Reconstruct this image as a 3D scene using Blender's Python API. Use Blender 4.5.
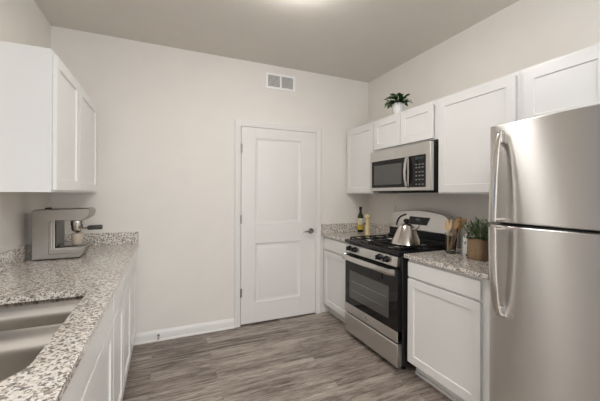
import bpy, bmesh, math, random
from mathutils import Vector, Matrix
random.seed(7)
for o in list(bpy.data.objects): bpy.data.objects.remove(o)
S = bpy.context.scene
COL = S.collection
PI = math.pi

# ------------------------------------------------------------------ camera
cam_d = bpy.data.cameras.new('camera'); cam = bpy.data.objects.new('camera', cam_d); COL.objects.link(cam)
CAMH = 1.3608; F_PX = 318.82; YAW = 0.4303; ROLL = 0.0038
cam_d.sensor_fit = 'HORIZONTAL'; cam_d.sensor_width = 36.0
cam_d.lens = 36.0 * F_PX / 600.0
cam_d.shift_x = -11.03 / 600.0; cam_d.shift_y = -6.37 / 600.0
cam_d.clip_start = 0.02
cam.location = (0, 0, CAMH)
cam.rotation_euler = (Matrix.Rotation(-YAW, 4, 'Z') @ Matrix.Rotation(PI / 2, 4, 'X') @ Matrix.Rotation(ROLL, 4, 'Z')).to_euler()
S.camera = cam
S.view_settings.view_transform = 'Standard'; S.view_settings.look = 'None'
S.view_settings.gamma = 1.0; S.view_settings.use_curve_mapping = False
S.view_settings.exposure = 0.60

# ------------------------------------------------------------------ world and lights
W = bpy.data.worlds.new('world'); S.world = W; W.use_nodes = True
W.node_tree.nodes['Background'].inputs[0].default_value = (0.16, 0.19, 0.27, 1)
W.node_tree.nodes['Background'].inputs[1].default_value = 1.0

def area(name, loc, target, sx, sy, power, colr):
    d = bpy.data.lights.new(name, 'AREA'); d.shape = 'RECTANGLE'; d.size = sx; d.size_y = sy
    d.energy = power; d.color = colr
    o = bpy.data.objects.new(name, d); COL.objects.link(o); o.location = loc
    o.rotation_euler = (Vector(target) - Vector(loc)).to_track_quat('-Z', 'Y').to_euler()
    return o
REAR = -3.0
LIV = -4.0                       # far wall of an added living area, unseen, opened to let light in
area('daylight_added_rear_window', (0.75, REAR - 0.25, 1.35), (0.75, 3.0, 1.25), 2.3, 1.9, 46, (0.86, 0.93, 1.0))  # daylight from behind; the rear window it enters by is added
area('added_side_fill', (LIV - 0.25, -1.6, 1.30), (2.2, 1.2, 0.35), 2.2, 1.9, 95, (0.86, 0.93, 1.0))  # added fill from the left, brightens the right-hand run
area('added_ceiling_fill', (0.2, -1.2, 2.66), (0.2, -1.2, 0), 1.1, 1.1, 42, (1.0, 0.98, 0.95))  # added downward fill for the lower cabinets, no known lamp there

# ------------------------------------------------------------------ node materials
def srgb(r, g, b):
    f = lambda c: (c / 255 / 12.92) if c / 255 <= 0.04045 else ((c / 255 + 0.055) / 1.055) ** 2.4
    return (f(r), f(g), f(b), 1)

class NM:
    def __init__(s, name):
        s.m = bpy.data.materials.new(name); s.m.use_nodes = True
        s.t = s.m.node_tree; s.b = s.t.nodes['Principled BSDF']
    def n(s, typ, **kw):
        nd = s.t.nodes.new(typ)
        for k, v in kw.items():
            if k.startswith('i_'): nd.inputs[k[2:].replace('_', ' ')].default_value = v
            else: setattr(nd, k, v)
        return nd
    def l(s, a, b): s.t.links.new(a, b)
    def set(s, **kw):
        for k, v in kw.items(): s.b.inputs[k.replace('_', ' ')].default_value = v
    def coord(s, scale=(1, 1, 1)):
        tc = s.n('ShaderNodeTexCoord'); mp = s.n('ShaderNodeMapping'); mp.inputs['Scale'].default_value = scale
        s.l(tc.outputs['Object'], mp.inputs['Vector']); return mp.outputs['Vector']
    def ramp(s, fac, stops, interp='LINEAR'):
        r = s.n('ShaderNodeValToRGB'); cr = r.color_ramp; cr.interpolation = interp
        while len(cr.elements) < len(stops): cr.elements.new(0.5)
        for e, (p, c) in zip(cr.elements, stops): e.position = p; e.color = c
        s.l(fac, r.inputs['Fac']); return r.outputs['Color']
    def bump(s, h, strength, dist=0.002):
        b = s.n('ShaderNodeBump'); b.inputs['Strength'].default_value = strength; b.inputs['Distance'].default_value = dist
        s.l(h, b.inputs['Height']); s.l(b.outputs['Normal'], s.b.inputs['Normal'])

def paint(name, c, rough=0.6, var=0.03, bump=0.0, scale=6.0):
    k = NM(name); v = k.coord()
    nz = k.n('ShaderNodeTexNoise', i_Scale=scale, i_Detail=3.0); k.l(v, nz.inputs['Vector'])
    lo = tuple(x * (1 - var) for x in c[:3]) + (1,); hi = tuple(min(1, x * (1 + var)) for x in c[:3]) + (1,)
    k.l(k.ramp(nz.outputs['Fac'], [(0.3, lo), (0.7, hi)]), k.b.inputs['Base Color'])
    k.set(Roughness=rough)
    if max(c[:3]) < 0.03: k.b.inputs['Specular IOR Level'].default_value = 0.28
    if bump:
        n2 = k.n('ShaderNodeTexNoise', i_Scale=180.0, i_Detail=2.0); k.l(v, n2.inputs['Vector']); k.bump(n2.outputs['Fac'], bump)
    return k.m

def metal(name, c, rough=0.3, aniso=0.0, brush=(3, 3, 700), rot=0.0, amp=0.015):
    k = NM(name); v = k.coord(brush)
    nz = k.n('ShaderNodeTexNoise', i_Scale=1.0, i_Detail=4.0); k.l(v, nz.inputs['Vector'])
    lo = tuple(x * 0.985 for x in c[:3]) + (1,); hi = tuple(min(1, x * 1.015) for x in c[:3]) + (1,)
    k.l(k.ramp(nz.outputs['Fac'], [(0.3, lo), (0.7, hi)]), k.b.inputs['Base Color'])
    k.l(k.ramp(nz.outputs['Fac'], [(0.3, (rough - amp,) * 3 + (1,)), (0.7, (rough + amp,) * 3 + (1,))]), k.b.inputs['Roughness'])
    k.set(Metallic=1.0)
    if aniso:
        k.set(Anisotropic=aniso, Anisotropic_Rotation=rot)
        t = k.n('ShaderNodeTangent', direction_type='RADIAL', axis='Z'); k.l(t.outputs['Tangent'], k.b.inputs['Tangent'])
    return k.m

def glass(name, c=(0.95, 0.97, 0.96, 1), rough=0.0):
    k = NM(name); k.set(Base_Color=c, Roughness=rough, IOR=1.45); k.b.inputs['Transmission Weight'].default_value = 1.0
    v = k.coord(); nz = k.n('ShaderNodeTexNoise', i_Scale=30.0); k.l(v, nz.inputs['Vector']); k.bump(nz.outputs['Fac'], 0.02)
    return k.m

def granite(name):
    k = NM(name); v = k.coord()
    warp = k.n('ShaderNodeTexNoise', i_Scale=90.0, i_Detail=2.0); k.l(v, warp.inputs['Vector'])
    mx = k.n('ShaderNodeVectorMath', operation='MULTIPLY_ADD'); mx.inputs[1].default_value = (0.010, 0.010, 0.010)
    k.l(warp.outputs['Color'], mx.inputs[0]); k.l(v, mx.inputs[2])
    n1 = k.n('ShaderNodeTexVoronoi', i_Scale=160.0); k.l(mx.outputs[0], n1.inputs['Vector'])
    sep = k.n('ShaderNodeSeparateColor'); k.l(n1.outputs['Color'], sep.inputs[0])
    c1 = k.ramp(sep.outputs[0], [(0.0, srgb(18, 14, 12)), (0.14, srgb(80, 65, 54)), (0.25, srgb(142, 122, 105)),
                                  (0.36, srgb(190, 175, 158)), (0.45, srgb(224, 217, 208)), (0.70, srgb(240, 236, 230))], 'CONSTANT')
    n2 = k.n('ShaderNodeTexNoise', i_Scale=55.0, i_Detail=5.0, i_Roughness=0.65); k.l(v, n2.inputs['Vector'])
    c2 = k.ramp(n2.outputs['Fac'], [(0.34, srgb(120, 104, 92)), (0.44, srgb(200, 190, 180)), (0.56, srgb(232, 228, 222)), (0.68, srgb(190, 179, 168))])
    m = k.n('ShaderNodeMix', data_type='RGBA'); m.inputs[0].default_value = 0.26
    k.l(c1, m.inputs[6]); k.l(c2, m.inputs[7]); k.l(m.outputs[2], k.b.inputs['Base Color'])
    k.set(Roughness=0.13); k.b.inputs['Specular IOR Level'].default_value = 0.8
    return k.m

def planks(name):
    k = NM(name); v = k.coord()
    br = k.n('ShaderNodeTexBrick', offset=0.37, offset_frequency=2)
    for a, b in (('Scale', 1.0), ('Brick Width', 1.22), ('Row Height', 0.152), ('Mortar Size', 0.0007), ('Mortar Smooth', 0.2), ('Bias', 0.0)): br.inputs[a].default_value = b
    br.inputs['Color1'].default_value = (0, 0, 0, 1); br.inputs['Color2'].default_value = (1, 1, 1, 1); br.inputs['Mortar'].default_value = (0.5, 0.5, 0.5, 1)
    k.l(v, br.inputs['Vector'])
    bw = k.n('ShaderNodeRGBToBW'); k.l(br.outputs['Color'], bw.inputs[0])
    off = k.n('ShaderNodeMath', operation='MULTIPLY'); off.inputs[1].default_value = 37.0; k.l(bw.outputs[0], off.inputs[0])
    cmb = k.n('ShaderNodeCombineXYZ'); k.l(off.outputs[0], cmb.inputs[0]); k.l(off.outputs[0], cmb.inputs[2])
    ad = k.n('ShaderNodeVectorMath', operation='ADD'); k.l(v, ad.inputs[0]); k.l(cmb.outputs[0], ad.inputs[1])
    def grain(sc, det, rg):
        mp = k.n('ShaderNodeMapping'); mp.inputs['Scale'].default_value = sc; k.l(ad.outputs[0], mp.inputs['Vector'])
        g = k.n('ShaderNodeTexNoise', i_Scale=1.0, i_Detail=det, i_Roughness=rg, i_Distortion=0.8); k.l(mp.outputs[0], g.inputs['Vector']); return g.outputs['Fac']
    g1 = grain((3.4, 36, 1), 8.0, 0.72); g2 = grain((1.6, 9, 1), 4.0, 0.6); g3 = grain((14, 120, 1), 4.0, 0.7)
    def math(op, a, b):
        q = k.n('ShaderNodeMath', operation=op)
        for i, x in enumerate((a, b)):
            if isinstance(x, (int, float)): q.inputs[i].default_value = x
            else: k.l(x, q.inputs[i])
        return q.outputs[0]
    t = math('ADD', math('MULTIPLY', g1, 0.50), math('ADD', math('MULTIPLY', g2, 0.28), math('MULTIPLY', g3, 0.22)))
    t = math('ADD', t, math('MULTIPLY', math('SUBTRACT', bw.outputs[0], 0.5), 0.07))
    c = k.ramp(t, [(0.37, srgb(68, 58, 53)), (0.44, srgb(108, 97, 90)), (0.50, srgb(144, 132, 123)), (0.56, srgb(172, 160, 150)), (0.66, srgb(200, 190, 180))])
    m = k.n('ShaderNodeMix', data_type='RGBA', blend_type='MULTIPLY'); k.l(br.outputs['Fac'], m.inputs[0]); k.l(c, m.inputs[6]); m.inputs[7].default_value = (0.35, 0.32, 0.3, 1)
    k.l(m.outputs[2], k.b.inputs['Base Color']); k.set(Roughness=0.42)
    k.bump(t, 0.15, 0.001)
    return k.m

def emit(name, c, st):
    k = NM(name); k.set(Base_Color=c, Emission_Color=c, Emission_Strength=st, Roughness=0.4); return k.m

def voro_dots(name, base, dot, scale, thr=0.35):
    k = NM(name); v = k.coord(); n = k.n('ShaderNodeTexVoronoi', i_Scale=scale); k.l(v, n.inputs['Vector'])
    k.l(k.ramp(n.outputs['Distance'], [(thr - 0.04, dot), (thr + 0.04, base)]), k.b.inputs['Base Color']); k.set(Roughness=0.4); return k.m

def weave(name, c1, c2, scale):
    k = NM(name); v = k.coord(); w = k.n('ShaderNodeTexNoise', i_Scale=scale, i_Detail=2.0); k.l(v, w.inputs['Vector'])
    wv = k.n('ShaderNodeTexWave', i_Scale=scale * 0.9, i_Distortion=1.0); k.l(v, wv.inputs['Vector'])
    m = k.n('ShaderNodeMath', operation='MULTIPLY'); k.l(w.outputs['Fac'], m.inputs[0]); k.l(wv.outputs['Fac'], m.inputs[1])
    k.l(k.ramp(m.outputs[0], [(0.1, c1), (0.6, c2)]), k.b.inputs['Base Color']); k.set(Roughness=0.9); k.bump(m.outputs[0], 0.5); return k.m

M = dict(
    wall=paint('wall_paint', srgb(234, 229, 222), 0.75, 0.012, 0.06),
    ceil=paint('ceiling_paint', srgb(224, 218, 210), 0.85, 0.012, 0.08),
    trim=paint('trim_paint', srgb(232, 229, 225), 0.35, 0.01),
    cab=paint('cabinet_paint', srgb(233, 232, 230), 0.32, 0.008),
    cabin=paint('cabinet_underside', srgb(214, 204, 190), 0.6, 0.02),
    granite=granite('speckled_granite'),
    floor=planks('vinyl_plank'),
    steel=metal('brushed_steel', (0.62, 0.60, 0.57, 1), 0.30, 0.8, rot=0.25),
    fridge=metal('fridge_steel', (0.68, 0.66, 0.635, 1), 0.33, 1.0, rot=0.25),
    sinksteel=metal('sink_steel', (0.60, 0.57, 0.535, 1), 0.27, 0.0, (8, 8, 8), amp=0.002),
    handle=metal('satin_steel', (0.66, 0.635, 0.60, 1), 0.22, 0.0, (40, 40, 40)),
    darksteel=metal('dark_steel', (0.13, 0.12, 0.11, 1), 0.4, 0.0, (8, 8, 8), amp=0.004),
    alu=metal('burner_aluminium', (0.78, 0.76, 0.73, 1), 0.35, 0.0, (8, 8, 8), amp=0.004),
    cup=paint('frosted_cup', srgb(186, 172, 156), 0.35, 0.04, 0, 30),
    grip=paint('dark_grey_grip', (0.045, 0.043, 0.042, 1), 0.5, 0.1),
    chrome=metal('polished_steel', (0.60, 0.565, 0.525, 1), 0.17, 0.0, (5, 5, 5), amp=0.02),
    nickel=metal('nickel', (0.42, 0.40, 0.38, 1), 0.25, 0.0, (20, 20, 20)),
    black=paint('black_enamel', (0.012, 0.012, 0.013, 1), 0.22, 0.1),
    blackm=paint('black_matte', (0.016, 0.015, 0.015, 1), 0.55, 0.1),
    iron=paint('cast_iron', (0.014, 0.014, 0.014, 1), 0.5, 0.15, 0.3, 40),
    side=paint('charcoal_side_panel', (0.022, 0.022, 0.022, 1), 0.4, 0.05),
    bglass=paint('black_glass', (0.010, 0.009, 0.009, 1), 0.04, 0.02),
    mwglass=paint('grey_mesh_glass', (0.085, 0.082, 0.078, 1), 0.10, 0.02),
    white=paint('white_glaze', srgb(236, 234, 232), 0.25, 0.01),
    plastic=paint('white_plastic', srgb(230, 226, 220), 0.4, 0.01),
    key=paint('key_print', srgb(120, 118, 115), 0.5, 0.01),
    ventwhite=paint('vent_white_enamel', srgb(250, 249, 247), 0.4, 0.004),
    ventdark=paint('vent_shadow_metal', srgb(128, 126, 124), 0.6, 0.02),
    wood=paint('pale_wood', srgb(214, 184, 138), 0.5, 0.10, 0, 25),
    wood2=paint('tan_wood', srgb(168, 132, 92), 0.5, 0.12, 0, 25),
    millwood=paint('light_beech', srgb(222, 200, 152), 0.45, 0.05, 0, 20),
    leaf=paint('dark_leaf', (0.022, 0.075, 0.018, 1), 0.4, 0.4, 0, 25),
    leaf2=paint('pale_leaf', (0.20, 0.34, 0.14, 1), 0.45, 0.25, 0, 25),
    herb=paint('herb_leaf', (0.13, 0.20, 0.085, 1), 0.6, 0.3, 0, 30),
    soil=paint('soil', (0.03, 0.02, 0.014, 1), 0.95, 0.3, 0.4, 60),
    bottle=glass('green_bottle_glass', (0.05, 0.09, 0.03, 1), 0.02),
    label=paint('cream_label', srgb(226, 218, 190), 0.6, 0.03),
    label2=paint('yellow_label', srgb(206, 182, 60), 0.6, 0.08, 0, 60),
    glass=glass('clear_glass', (0.90, 0.88, 0.85, 1), 0.06),
    frost=glass('frosted_glass', (0.9, 0.88, 0.85, 1), 0.35),
    grey=metal('espresso_steel', (0.33, 0.305, 0.275, 1), 0.32, 0.0, (8, 8, 8), amp=0.004),
    burlap=weave('burlap', srgb(132, 108, 82), srgb(168, 142, 112), 420),
    pattern=voro_dots('patterned_ceramic', srgb(226, 224, 220), srgb(60, 58, 56), 48, 0.34),
    lamp=emit('lamp_dome', (1.0, 0.98, 0.95, 1), 36),
    pane=glass('window_pane', (1, 1, 1, 1)),
    disp=emit('clock_display', (0.02, 0.05, 0.055, 1), 0.02),
)

# ------------------------------------------------------------------ mesh helpers
class MB:
    """Collects shapes in world space; build() links them as ONE mesh object."""
    def __init__(s): s.bm = bmesh.new()
    def box(s, x0, x1, y0, y1, z0, z1):
        x0, x1 = sorted((x0, x1)); y0, y1 = sorted((y0, y1)); z0, z1 = sorted((z0, z1))
        v = [s.bm.verts.new(p) for p in ((x0,y0,z0),(x1,y0,z0),(x1,y1,z0),(x0,y1,z0),(x0,y0,z1),(x1,y0,z1),(x1,y1,z1),(x0,y1,z1))]
        for f in ((3,2,1,0),(4,5,6,7),(0,1,5,4),(1,2,6,5),(2,3,7,6),(3,0,4,7)): s.bm.faces.new([v[i] for i in f])
        return s
    def loft(s, loops, cap0=True, cap1=True, closed=True):
        L = [[s.bm.verts.new(p) for p in lp] for lp in loops]
        n = len(L[0])
        for a, b in zip(L, L[1:]):
            for i in range(n if closed else n - 1):
                j = (i + 1) % n
                try: s.bm.faces.new((a[i], a[j], b[j], b[i]))
                except ValueError: pass
        if cap0: s.bm.faces.new(L[0][::-1])
        if cap1: s.bm.faces.new(L[-1])
        return s
    def prism(s, pts, d):
        d = Vector(d); return s.loft([[Vector(p) for p in pts], [Vector(p) + d for p in pts]])
    def lathe(s, c, prof, n=28, axis='Z', cap=True):
        loops = []
        for r, h in prof:
            lp = []
            for i in range(n):
                a = 2 * PI * i / n; u, w = r * math.cos(a), r * math.sin(a)
                if axis == 'Z': p = (c[0] + u, c[1] + w, c[2] + h)
                elif axis == 'Y': p = (c[0] + u, c[1] + h, c[2] - w)
                else: p = (c[0] + h, c[1] + u, c[2] + w)
                lp.append(Vector(p))
            loops.append(lp)
        return s.loft(loops, cap, cap)
    def tube(s, pts, r, n=10):
        pts = [Vector(p) for p in pts]; rs = r if isinstance(r, (list, tuple)) else [r] * len(pts)
        t0 = (pts[1] - pts[0]).normalized(); up = Vector((0, 0, 1)) if abs(t0.z) < 0.9 else Vector((1, 0, 0))
        nrm = t0.cross(up).normalized(); loops = []
        for i, p in enumerate(pts):
            t = ((pts[min(i + 1, len(pts) - 1)] - pts[max(i - 1, 0)])).normalized()
            nrm = (nrm - t * nrm.dot(t)).normalized(); bn = t.cross(nrm)
            loops.append([p + (nrm * math.cos(2 * PI * k / n) + bn * math.sin(2 * PI * k / n)) * rs[i] for k in range(n)])
        return s.loft(loops)
    def sweep(s, pts, side, w, th):
        """flat bar: width w along the side axis, thickness th across the path"""
        side = Vector(side); pts = [Vector(p) for p in pts]; loops = []
        for i, p in enumerate(pts):
            t = (pts[min(i + 1, len(pts) - 1)] - pts[max(i - 1, 0)]).normalized(); nn = t.cross(side).normalized()
            ww = w[i] if isinstance(w, (list, tuple)) else w
            lp = []
            for k in range(12):
                a = 2 * PI * k / 12; ca, sa = math.cos(a), math.sin(a)
                q = 0.6
                lp.append(p + side * (math.copysign(abs(ca) ** q, ca) * ww / 2) + nn * (math.copysign(abs(sa) ** q, sa) * th / 2))
            loops.append(lp)
        return s.loft(loops)
    def rings(s, rects, fn, cap=True):
        """nested rectangles (a0,a1,b0,b1,depth) mapped by fn(a,b,depth)"""
        return s.loft([[fn(a0, b0, d), fn(a1, b0, d), fn(a1, b1, d), fn(a0, b1, d)] for a0, a1, b0, b1, d in rects], False, cap)
    def build(s, name, mat, parent=None, bevel=0.0, smooth=30, seg=2, recalc=True):
        bm = s.bm
        if recalc: bmesh.ops.recalc_face_normals(bm, faces=bm.faces[:])
        org = ORG.get(parent.name, Vector((0, 0, 0))) if parent else Vector((0, 0, 0))
        if not parent:
            xs = [v.co for v in bm.verts]
            lo = Vector([min(c[i] for c in xs) for i in range(3)]); hi = Vector([max(c[i] for c in xs) for i in range(3)])
            org = Vector(((lo.x + hi.x) / 2, (lo.y + hi.y) / 2, lo.z))
        bmesh.ops.translate(bm, verts=bm.verts[:], vec=-org)
        me = bpy.data.meshes.new(name)
        for f in bm.faces: f.smooth = True
        bm.to_mesh(me); bm.free()
        me.set_sharp_from_angle(angle=math.radians(smooth))
        for mm in (mat if isinstance(mat, list) else [mat]): me.materials.append(mm)
        o = bpy.data.objects.new(name, me); COL.objects.link(o)
        if parent: o.parent = parent; o.location = (0, 0, 0)
        else: o.location = org
        ORG[o.name] = org
        if bevel:
            b = o.modifiers.new('bevel', 'BEVEL'); b.width = bevel; b.segments = seg; b.limit_method = 'ANGLE'; b.angle_limit = math.radians(40)
        return o
ORG = {}

def thing(name, label, cat, loc, group=None):
    o = bpy.data.objects.new(name, None); COL.objects.link(o); o.location = loc; o.empty_display_size = 0.05
    ORG[o.name] = Vector(loc); tag(o, label, cat, group); return o
def tag(o, label, cat, group=None):
    o['label'] = label; o['category'] = cat
    if group: o['group'] = group
    return o
def struct(o, label=None):
    o['kind'] = 'structure'
    if label: o['label'] = label
    return o
def sub_label(o, s): o['label'] = s; return o

def rrect(x0, x1, y0, y1, r, z, n=5, rn=None):
    pts = []; q = rn or r      # rn: radius of the two low-y corners
    for cx, cy, a0, r in ((x1 - r, y1 - r, 0, r), (x0 + r, y1 - r, 90, r), (x0 + q, y0 + q, 180, q), (x1 - q, y0 + q, 270, q)):
        for i in range(n + 1):
            a = math.radians(a0 + 90 * i / n); pts.append(Vector((cx + r * math.cos(a), cy + r * math.sin(a), z)))
    return pts

def holed_plate(mb, outer, holes, z0, z1):
    """plate with openings: outer and holes are point loops"""
    bm = mb.bm
    eds = []
    for lp in [outer] + holes:
        vs = [bm.verts.new((p[0], p[1], z1)) for p in lp]
        for i in range(len(vs)): eds.append(bm.edges.new((vs[i], vs[(i + 1) % len(vs)])))
    r = bmesh.ops.triangle_fill(bm, use_beauty=True, edges=eds, normal=(0, 0, 1))
    fs = [f for f in r['geom'] if isinstance(f, bmesh.types.BMFace)]
    e = bmesh.ops.extrude_face_region(bm, geom=fs)
    vs = [v for v in e['geom'] if isinstance(v, bmesh.types.BMVert)]
    bmesh.ops.translate(bm, verts=vs, vec=(0, 0, z0 - z1))
    return mb

def text_mesh(txt, size, ext=0.0005):
    cu = bpy.data.curves.new('lettering', 'FONT'); cu.body = txt; cu.size = size; cu.extrude = ext; cu.align_x = 'CENTER'; cu.align_y = 'CENTER'
    o = bpy.data.objects.new('lettering', cu); COL.objects.link(o)
    dg = bpy.context.evaluated_depsgraph_get(); me = bpy.data.meshes.new_from_object(o.evaluated_get(dg))
    bpy.data.objects.remove(o); return me

# ------------------------------------------------------------------ room shell
XL, XR, YB, ZC = -0.856, 2.279, 3.28, 2.74
T = 0.12
struct(MB().box(LIV - T, XR + T, REAR - T, YB + T, -0.1, 0).build('floor', M['floor']))
struct(MB().box(LIV - T, XR + T, REAR - T, YB + T, ZC, ZC + 0.1).build('ceiling', M['ceil']))
DX0, DX1, DZ = 0.715, 1.565, 2.056      # door slab
w = MB()
w.box(XL, DX0 - 0.02, YB, YB + T, 0, ZC); w.box(DX1 + 0.02, XR, YB, YB + T, 0, ZC); w.box(DX0 - 0.02, DX1 + 0.02, YB, YB + T, DZ + 0.02, ZC)
struct(w.build('wall_back', M['wall']))
KY0, KY1, KZ0, KZ1 = 0.62, 1.735, 1.10, 2.20      # added window over the sink for outside light, unseen left of the view
w = MB(); w.box(XL - T, XL, -0.35, KY0, 0, ZC); w.box(XL - T, XL, KY1, YB + T, 0, ZC); w.box(XL - T, XL, KY0, KY1, 0, KZ0); w.box(XL - T, XL, KY0, KY1, KZ1, ZC)
struct(w.build('wall_left', M['wall']))
w = MB()
for a, b in ((KY0, KY0 + 0.04), (KY1 - 0.04, KY1), (1.16, 1.19)): w.box(XL - 0.09, XL - 0.03, a, b, KZ0 + 0.04, KZ1 - 0.04)
for a, b in ((KZ0, KZ0 + 0.04), (KZ1 - 0.04, KZ1)): w.box(XL - 0.09, XL - 0.03, KY0, KY1, a, b)
struct(w.build('added_window_3', M['trim']))
struct(MB().box(XR, XR + T, REAR, YB + T, 0, ZC).build('wall_right', M['wall']))
WX0, WX1, WZ0, WZ1 = -0.35, 1.85, 0.55, 2.35
w = MB(); w.box(LIV - T, WX0, REAR - T, REAR, 0, ZC); w.box(WX1, XR + T, REAR - T, REAR, 0, ZC); w.box(WX0, WX1, REAR - T, REAR, 0, WZ0); w.box(WX0, WX1, REAR - T, REAR, WZ1, ZC)
struct(w.build('wall_rear', M['wall']))
w = MB()
for a, b in ((WX0, WX0 + 0.05), (WX1 - 0.05, WX1), (0.72, 0.78)): w.box(a, b, REAR - 0.09, REAR - 0.03, WZ0 + 0.05, WZ1 - 0.05)
for a, b in ((WZ0, WZ0 + 0.05), (WZ1 - 0.05, WZ1)): w.box(WX0, WX1, REAR - 0.09, REAR - 0.03, a, b)
struct(w.build('added_window_1', M['trim']))  # added unseen window, gives the rear daylight an opening
struct(MB().box(LIV - T, XL - T, -0.35, -0.35 + T, 0, ZC).build('wall_added_living', M['wall']))  # added wall, closes the unseen area opened up for side light
PY0, PY1, PZ0, PZ1 = -2.7, -0.5, 0.30, 2.30
w = MB(); w.box(LIV - T, LIV, REAR, PY0, 0, ZC); w.box(LIV - T, LIV, PY1, -0.35, 0, ZC); w.box(LIV - T, LIV, PY0, PY1, 0, PZ0); w.box(LIV - T, LIV, PY0, PY1, PZ1, ZC)
struct(w.build('wall_added_far_left', M['wall']))  # added unseen wall around the opening for the side fill
w = MB()
for a, b in ((PY0, PY0 + 0.05), (PY1 - 0.05, PY1), (-1.63, -1.57)): w.box(LIV - 0.09, LIV - 0.03, a, b, PZ0 + 0.05, PZ1 - 0.05)
for a, b in ((PZ0, PZ0 + 0.05), (PZ1 - 0.05, PZ1)): w.box(LIV - 0.09, LIV - 0.03, PY0, PY1, a, b)
struct(w.build('added_window_2', M['trim']))  # added unseen window in front of the side fill light
# baseboards: moulded profile along the back wall
def baseboard(name, x0, x1):
    p = [(YB, 0), (YB - 0.014, 0), (YB - 0.014, 0.070), (YB - 0.010, 0.080), (YB - 0.006, 0.090), (YB - 0.004, 0.096), (YB, 0.096)]
    struct(MB().prism([(x0, a, b) for a, b in p], (x1 - x0, 0, 0)).build(name, M['trim']))
    p2 = [(YB - 0.0145, 0.0), (YB - 0.026, 0.0), (YB - 0.024, 0.010), (YB - 0.0145, 0.018)]
    return MB().prism([(x0, a, b) for a, b in p2], (x1 - x0, 0, 0)).build('shoe_moulding', M['trim'])
sm = baseboard('baseboard_back', -0.26, 0.646); sm.parent = bpy.data.objects['baseboard_back']; sm.location = sm.location - bpy.data.objects['baseboard_back'].location

# interior door with casing
CX0, CX1, CZ = 0.646, 1.630, 2.121
def casing():
    m = MB(); d = 0.018
    prof = [(0, 0), (0, 0.012), (0.012, 0.018), (0.03, 0.016), (0.05, 0.012), (0.063, 0.010), (0.063, 0)]
    for k, (x, sgn) in enumerate(((CX0, 1), (CX1, -1))):
        m.loft([[Vector((x + sgn * a, YB - b, 0)) for a, b in prof], [Vector((x + sgn * a, YB - b, CZ - a)) for a, b in prof]])
    m.loft([[Vector((CX0 + a, YB - b, CZ - a)) for a, b in prof], [Vector((CX1 - a, YB - b, CZ - a)) for a, b in prof]])
    # jambs behind the casing
    m.box(DX0 - 0.02, DX0 - 0.004, YB - 0.001, YB + T, 0, DZ + 0.02); m.box(DX1 + 0.004, DX1 + 0.02, YB - 0.001, YB + T, 0, DZ + 0.02)
    m.box(DX0 - 0.02, DX1 + 0.02, YB - 0.001, YB + T, DZ + 0.005, DZ + 0.02)
    m.box(DX0 - 0.006, DX1 + 0.006, YB + 0.045, YB + 0.06, 0.0, DZ + 0.006)   # stop and dark room beyond closed off
    return m
struct(casing().build('trim_1', M['trim']))
def door_slab():
    m = MB(); yf, yb = YB - 0.004, YB + 0.038
    px0, px1 = 0.862, 1.378
    pans = [(0.225, 0.842), (1.045, 1.945)]
    zb = 0.014
    m.box(DX0, px0, yf, yb, zb, DZ); m.box(px1, DX1, yf, yb, zb, DZ)
    m.box(px0, px1, yf, yb, zb, pans[0][0]); m.box(px0, px1, yf, yb, pans[0][1], pans[1][0]); m.box(px0, px1, yf, yb, pans[1][1], DZ)
    fn = lambda a, b, d: Vector((a, yf + d, b))
    for z0, z1 in pans:
        st = [(0, 0), (0.008, 0.006), (0.018, 0.010), (0.034, 0.010), (0.056, 0.003), (0.064, 0.002)]
        m.rings([(px0 + i, px1 - i, z0 + i, z1 - i, d) for i, d in st], fn)
    return m
dr = struct(door_slab().build('door_1', M['trim'], bevel=0.0015))
DO = dr
for z in (1.83, 1.10, 0.34):
    h = MB(); h.lathe((DX0 - 0.004, YB - 0.010, z - 0.045), [(0.0065, 0), (0.0065, 0.09)], 12)
    h.box(DX0 - 0.016, DX0 + 0.012, YB - 0.006, YB - 0.003, z - 0.045, z + 0.045)
    h.build('hinge', M['nickel'], DO)
h = MB(); kx, kz = 1.503, 0.945
h.lathe((kx, YB - 0.004, kz), [(0.033, 0), (0.033, -0.006), (0.027, -0.012), (0.013, -0.014), (0.011, -0.05), (0.013, -0.055), (0.0, -0.058)], 24, 'Y')
h.sweep([(kx + 0.012, YB - 0.055, kz), (kx - 0.03, YB - 0.058, kz + 0.002), (kx - 0.08, YB - 0.056, kz + 0.003), (kx - 0.115, YB - 0.048, kz - 0.001)], (0, 0, 1), [0.022, 0.020, 0.017, 0.013], 0.011)
sub_label(h.build('door_handle', M['nickel'], DO), 'dark nickel lever handle')
MB().box(DX1 - 0.001, DX1 + 0.004, YB - 0.008, YB + 0.01, kz - 0.03, kz + 0.03).build('latch_plate', M['nickel'], DO)

# ------------------------------------------------------------------ cabinet builders
def mapper(face, n, axis):
    """fn(a, b, d): a along the wall, b up, d outward from plane 'face'; n = +1/-1 outward sign"""
    if axis == 'X': return lambda a, b, d: Vector((face + n * d, a, b))
    return lambda a, b, d: Vector((a, face + n * d, b))
def shaker(face, n, y0, y1, z0, z1, stile=0.058, th=0.019):
    m = MB(); fn = mapper(face, n, 'X')
    m.loft([[fn(y0, z0, 0.001), fn(y1, z0, 0.001), fn(y1, z1, 0.001), fn(y0, z1, 0.001)], [fn(y0, z0, th), fn(y1, z0, th), fn(y1, z1, th), fn(y0, z1, th)],
            [fn(y0 + stile, z0 + stile, th), fn(y1 - stile, z0 + stile, th), fn(y1 - stile, z1 - stile, th), fn(y0 + stile, z1 - stile, th)],
            [fn(y0 + stile + .003, z0 + stile + .003, th - .009), fn(y1 - stile - .003, z0 + stile + .003, th - .009), fn(y1 - stile - .003, z1 - stile - .003, th - .009), fn(y0 + stile + .003, z1 - stile - .003, th - .009)]])
    return m
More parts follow.
